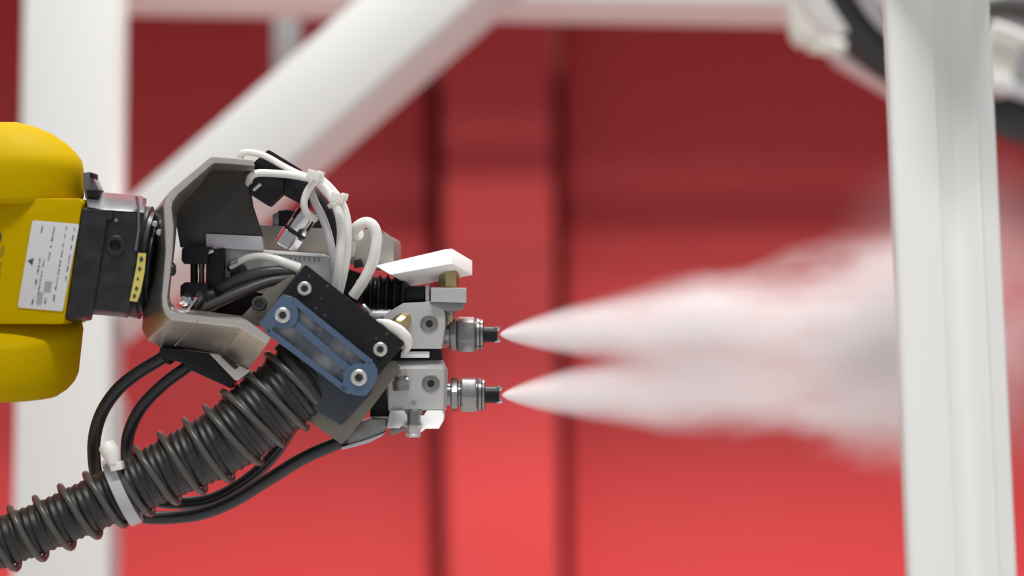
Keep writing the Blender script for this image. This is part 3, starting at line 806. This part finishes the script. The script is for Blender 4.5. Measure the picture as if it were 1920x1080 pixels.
mk('stem', Geo().lathe(P(752, 716, -5), RX, [(8, 11), (12, 12), (15, 11), (15, 6)], 24), 'alu_dark', el)
plug = thing('brass_plug', 'dull brass slotted plug beside the white strap', 'plug', P(752, 604, -5))
mk('plug_body', Geo().lathe(P(742, 614, -6), P(766, 592, 0) - P(742, 614, -6), [(0, 12), (8, 16), (24, 16), (30, 12), (36, 9)], 8), 'brass', plug, bevel=1)

# bottom clip under the lower gun
clip = thing('nozzle_clip', 'bright white clip plate with vertical socket screws under the lower gun', 'clip', P(780, 790, 10))
fr = [P(x, y, -5 - (y - 770) * 0.3) for x, y in [(731, 770), (757, 770), (762, 780), (794, 780), (800, 770), (829, 770), (832, 778), (832, 788), (823, 804), (798, 804), (788, 812), (770, 806), (752, 798), (750, 803), (725, 803)]]
mk('clip_plate', Geo().loft([fr, [q + FZ * 0.03 for q in fr]]), 'white_paint', clip, bevel=1.5)
mk('cross_screw', Geo().lathe(P(776, 767, -17), -UY, [(0, 14), (3, 17), (5, 13), (22, 12.5), (26, 14.5), (30, 14)], 28), 'nut', clip)
mk('lower_screw', Geo().lathe(P(775, 795, -17), -UY, [(0, 9), (2, 12), (18, 12.5), (20, 14.5), (24, 14), (25, 11), (25, 5)], 28), 'screw', clip)
mk('small_foot', Geo().prism([(731, 805), (760, 803), (764, 806), (742, 814), (733, 818)], 6, 26), 'alu_dark', clip, bevel=1)
dish = thing('pipe_saddle', 'grey cast saddle with a pale lower lip below the clamp', 'saddle', P(680, 815, 0))
mk('saddle_body', Geo().prism([(638, 812), (646, 804), (662, 794), (694, 785), (724, 786), (724, 802), (718, 812), (690, 824), (643, 838), (637, 832)], -8, 24), 'alu_dark', dish, bevel=3)
mk('lip', Geo().prism([(640, 838), (688, 824), (722, 811), (716, 818), (690, 831), (641, 844)], -10, 24), 'lilac_alu', dish, bevel=1)

# ------------------------------------------------------------------ lever, standoff, bellows
lev = thing('trigger_lever', 'bright white lever bar above the nozzles on a brass standoff', 'lever', P(790, 495, 10))
fr = [P(*q) for q in ((703, 498, 8), (835, 467, 8), (848, 466, 8), (848, 494, -3), (732, 515, -3))]
bk = [q + FZ * 0.022 + RX * (37 * S) - UY * (22 * S) for q in fr]
mk('lever_bar', Geo().loft([fr, bk]), 'white_paint', lev, bevel=2)
so = thing('brass_standoff', 'square brass standoff between the white lever and grey block', 'standoff', P(842, 520, 12))
mk('standoff_body', Geo().lathe(P(842, 497, 12), -UY, [(0, 20), (42, 20)], 6, 0.3), 'brass', so, bevel=1)
kb = thing('knuckle_block', 'small warm grey block under the brass standoff', 'block', P(840, 555, 10))
mk('block_body', Geo().prism([(808, 539), (874, 540), (874, 568), (808, 566)], -4, 22), 'alu', kb, bevel=1.5)
mk('under_body', Geo().prism([(806, 566), (872, 568), (870, 576), (862, 583), (838, 584), (804, 572)], 0, 22), 'alu_dark', kb, bevel=1.5)
mk('stem', Geo().lathe(P(843, 572, 10), -UY, [(0, 10), (20, 9)], 8), 'nut', kb)
mk('tip', Geo().lathe(P(843, 590, 10), -UY, [(0, 7), (14, 6)], 16), 'brass', kb)
bel = thing('rubber_bellows', 'black rubber bellows under the white lever', 'bellows', P(730, 548, 12))
prof = [(0, 26)]
nb = 6
for i in range(nb):
    t = 6 + i * 15.0
    r = 37 if i < nb - 1 else 33
    prof += [(t, 25), (t + 6.2, r), (t + 8, r), (t + 14.2, 25)]
prof += [(6 + nb * 15, 18), (112, 17)]
mk('bellows_body', Geo().lathe(P(668, 549, 14), RX * 0.998 - UY * 0.05, prof, 40), 'black_rubber', bel, smooth=40)
mk('piston_cap', Geo().lathe(P(768, 552, 12), RX, [(0, 16), (28, 16), (31, 13)], 32), 'black_plastic', bel)
mk('ring_highlight', Geo().lathe(P(798, 554, 12), RX, [(0, 20), (3, 22), (7, 22), (9, 17)], 32), 'screw', bel)  # pale ring standing in for the highlight at the piston end
mk('bellows_housing', Geo().prism([(636, 500), (700, 520), (770, 526), (776, 580), (758, 610), (690, 612), (636, 575)], 34, 56), 'black_plastic', bel, bevel=2)
pin = thing('piston_pin', 'pale metal pin below the bellows', 'pin', P(715, 590, 6))
mk('pin_body', Geo().lathe(P(688, 591, 8), RX, [(0, 9), (2, 11), (46, 11), (50, 9)], 28), 'lilac_alu', pin)
mk('pin_clip', Geo().tube([(680, 572, -12), (686, 578, -13), (694, 588, -13)], [4, 5, 6], 10), 'chrome', pin, smooth=60)
mk('body_shell', Geo().prism([(776, 578), (800, 564), (826, 568), (830, 578), (776, 584)], 4, 36), 'alu', gun, bevel=2)


# ------------------------------------------------------------------ spray mist
def mist_material(name, jets, haze=None):
    """density from the distance to each jet axis, in the object's own metres"""
    m = bpy.data.materials.new(name)
    m.use_nodes = True
    nt = m.node_tree
    nt.nodes.clear()
    N, Lk = nt.nodes.new, nt.links.new
    out = N('ShaderNodeOutputMaterial')
    vs = N('ShaderNodeVolumeScatter')
    vs.inputs['Color'].default_value = (0.975, 0.965, 0.965, 1)
    vs.inputs['Anisotropy'].default_value = -0.15
    Lk(vs.outputs['Volume'], out.inputs['Volume'])
    tc = N('ShaderNodeTexCoord')

    def math_(op, a, b=None, c=None, clamp=False):
        n = N('ShaderNodeMath')
        n.operation = op
        n.use_clamp = clamp
        for i, v in enumerate((a, b, c)):
            if v is None: continue
            if isinstance(v, (int, float)): n.inputs[i].default_value = v
            else: Lk(v, n.inputs[i])
        return n.outputs[0]

    def noise(scale, vec, detail=3, stretch=(1, 1, 1)):
        mp = N('ShaderNodeMapping')
        mp.inputs['Scale'].default_value = stretch
        Lk(vec, mp.inputs['Vector'])
        nz = N('ShaderNodeTexNoise')
        nz.inputs['Scale'].default_value = scale
        nz.inputs['Detail'].default_value = detail
        Lk(mp.outputs['Vector'], nz.inputs['Vector'])
        return nz

    def smooth(v, a, b, lo=0.0, hi=1.0):
        n = N('ShaderNodeMapRange')
        n.interpolation_type = 'SMOOTHSTEP'
        Lk(v, n.inputs['Value'])
        for k, q in (('From Min', a), ('From Max', b), ('To Min', lo), ('To Max', hi)): n.inputs[k].default_value = q
        return n.outputs['Result']

    return m, nt, N, Lk, math_, noise, smooth, vs, tc


def jet(name, label, nx, ny, aim, wide, length, d, tau):
    """a spray plume: local x runs along the jet, y up, z towards the viewer; origin at the nozzle"""
    o0, e = P(nx, ny, d), P(nx + aim[0], ny + aim[1], d)
    X = (e - o0).normalized()
    Zv = (-FZ - X * X.dot(-FZ)).normalized()
    Yv = Zv.cross(X)
    coef, pw = wide
    w = lambda t: coef * max(t, 0.0) ** pw
    rings = []
    for t in [0.3, 4, 12, 25, 45, 70, 100, 140, 190, 250, 320, 400, 500, 600, 700, 800, 900, 1000]:
        if t > length: break
        k = 1.25 + 0.35 * min(1, t / 500.0)
        rings.append([Vector((t, w(t) * k * math.cos(2 * math.pi * i / 28), w(t) * k * 0.62 * math.sin(2 * math.pi * i / 28))) * S for i in range(28)])
    me = bpy.data.meshes.new(name)
    g = Geo().loft(rings)
    me.from_pydata(g.v, [], g.f)
    me.validate()
    bm = bmesh.new(); bm.from_mesh(me); bmesh.ops.recalc_face_normals(bm, faces=bm.faces); bm.to_mesh(me); bm.free()
    o = bpy.data.objects.new(name, me)
    COL.objects.link(o)
    o.matrix_world = Matrix.Translation(o0) @ Matrix((X, Yv, Zv)).transposed().to_4x4()
    m, nt, N, Lk, math_, noise, smooth, vs, tc = mist_material(name + '_mist', None)
    sep = N('ShaderNodeSeparateXYZ')
    big = noise(26, tc.outputs['Object'], 3, (0.55, 1, 1))
    # turbulence grows with distance
    xs = N('ShaderNodeSeparateXYZ')
    Lk(tc.outputs['Object'], xs.inputs['Vector'])
    tpx = math_('MULTIPLY', xs.outputs['X'], 1 / S)
    amp = smooth(tpx, 60, 700, 0.0, 0.050)
    sub = N('ShaderNodeVectorMath'); sub.operation = 'SUBTRACT'
    Lk(big.outputs['Color'], sub.inputs[0]); sub.inputs[1].default_value = (0.5, 0.5, 0.5)
    sc = N('ShaderNodeVectorMath'); sc.operation = 'SCALE'
    Lk(sub.outputs['Vector'], sc.inputs[0]); Lk(amp, sc.inputs['Scale'])
    ad = N('ShaderNodeVectorMath'); ad.operation = 'ADD'
    Lk(tc.outputs['Object'], ad.inputs[0]); Lk(sc.outputs['Vector'], ad.inputs[1])
    Lk(ad.outputs['Vector'], sep.inputs['Vector'])
    wv = math_('MULTIPLY', math_('POWER', math_('MAXIMUM', tpx, 0.4), pw), coef * S)
    yy = math_('DIVIDE', sep.outputs['Y'], wv)
    zz = math_('DIVIDE', sep.outputs['Z'], math_('MULTIPLY', wv, 0.6))
    r = math_('SQRT', math_('ADD', math_('MULTIPLY', yy, yy), math_('MULTIPLY', zz, zz)))
    edge = smooth(tpx, 40, 800, 0.15, 0.25)
    n = N('ShaderNodeMapRange'); n.interpolation_type = 'SMOOTHSTEP'
    Lk(r, n.inputs['Value']); Lk(edge, n.inputs['From Min'])
    n.inputs['From Max'].default_value = 1.12
    n.inputs['To Min'].default_value = 1.0; n.inputs['To Max'].default_value = 0.0
    streak = noise(70, tc.outputs['Object'], 3, (0.12, 1, 1))
    st = smooth(streak.outputs['Fac'], 0.25, 0.7, 0.7, 1.25)
    cl = smooth(big.outputs['Fac'], 0.30, 0.65, 0.7, 1.25)
    tt = smooth(tpx, 0, 380, tau, tau * 0.58)
    dens = math_('DIVIDE', tt, math_('MULTIPLY', wv, 1.2))
    dens = math_('MULTIPLY', math_('MULTIPLY', dens, n.outputs['Result']), math_('MULTIPLY', st, cl))
    fade = smooth(tpx, length * 0.86, length * 0.985, 1.0, 0.0)
    dens = math_('MULTIPLY', dens, fade)
    Lk(dens, vs.inputs['Density'])
    m.cycles.volume_step_rate = 0.12
    me.materials.append(m)
    tag(o, label, 'spray', 'white spray jets')
    return o


jet('spray_jet', 'white mist jet fanning out of the upper nozzle', 936, 627, (720, -38), (2.15, 0.648), 900, 20, 5.0)
jet('spray_jet', 'white mist jet fanning out of the lower nozzle', 940, 741, (720, -30), (2.15, 0.648), 900, 20, 5.0)

# drifting cloud where the jets reach the post
cc0 = P(1800, 600, 30)
g = Geo()
rings = []
for i in range(1, 16):
    a = math.pi * i / 16
    rings.append([Vector((-math.cos(a) * 330, math.sin(a) * 420 * math.cos(b), math.sin(a) * 130 * math.sin(b))) * S for b in [2 * math.pi * k / 28 for k in range(28)]])
g.loft(rings)
me = bpy.data.meshes.new('mist_cloud')
me.from_pydata(g.v, [], g.f)
bm = bmesh.new(); bm.from_mesh(me); bmesh.ops.recalc_face_normals(bm, faces=bm.faces); bm.to_mesh(me); bm.free()
mc = bpy.data.objects.new('mist_cloud', me)
COL.objects.link(mc)
mc.matrix_world = Matrix.Translation(cc0) @ Matrix((RX, UY, -FZ)).transposed().to_4x4()
m, nt, N, Lk, math_, noise, smooth, vs, tc = mist_material('drifting_mist', None)
nz = noise(22, tc.outputs['Object'], 4, (1, 1, 1))
mp = N('ShaderNodeMapping')
mp.inputs['Scale'].default_value = (1 / (330 * S), 1 / (420 * S), 1 / (130 * S))
Lk(tc.outputs['Object'], mp.inputs['Vector'])
ln = N('ShaderNodeVectorMath'); ln.operation = 'LENGTH'
Lk(mp.outputs['Vector'], ln.inputs[0])
rr_ = math_('ADD', ln.outputs['Value'], math_('MULTIPLY', math_('SUBTRACT', nz.outputs['Fac'], 0.5), 0.55))
dens = smooth(rr_, 0.1, 0.92, 16.0, 0.0)
dens = math_('MULTIPLY', dens, smooth(nz.outputs['Fac'], 0.3, 0.7, 0.35, 1.5))
Lk(dens, vs.inputs['Density'])
m.cycles.volume_step_rate = 0.2
me.materials.append(m)
tag(mc, 'thin pinkish white mist drifting around the grooved post', 'mist', None, 'stuff')
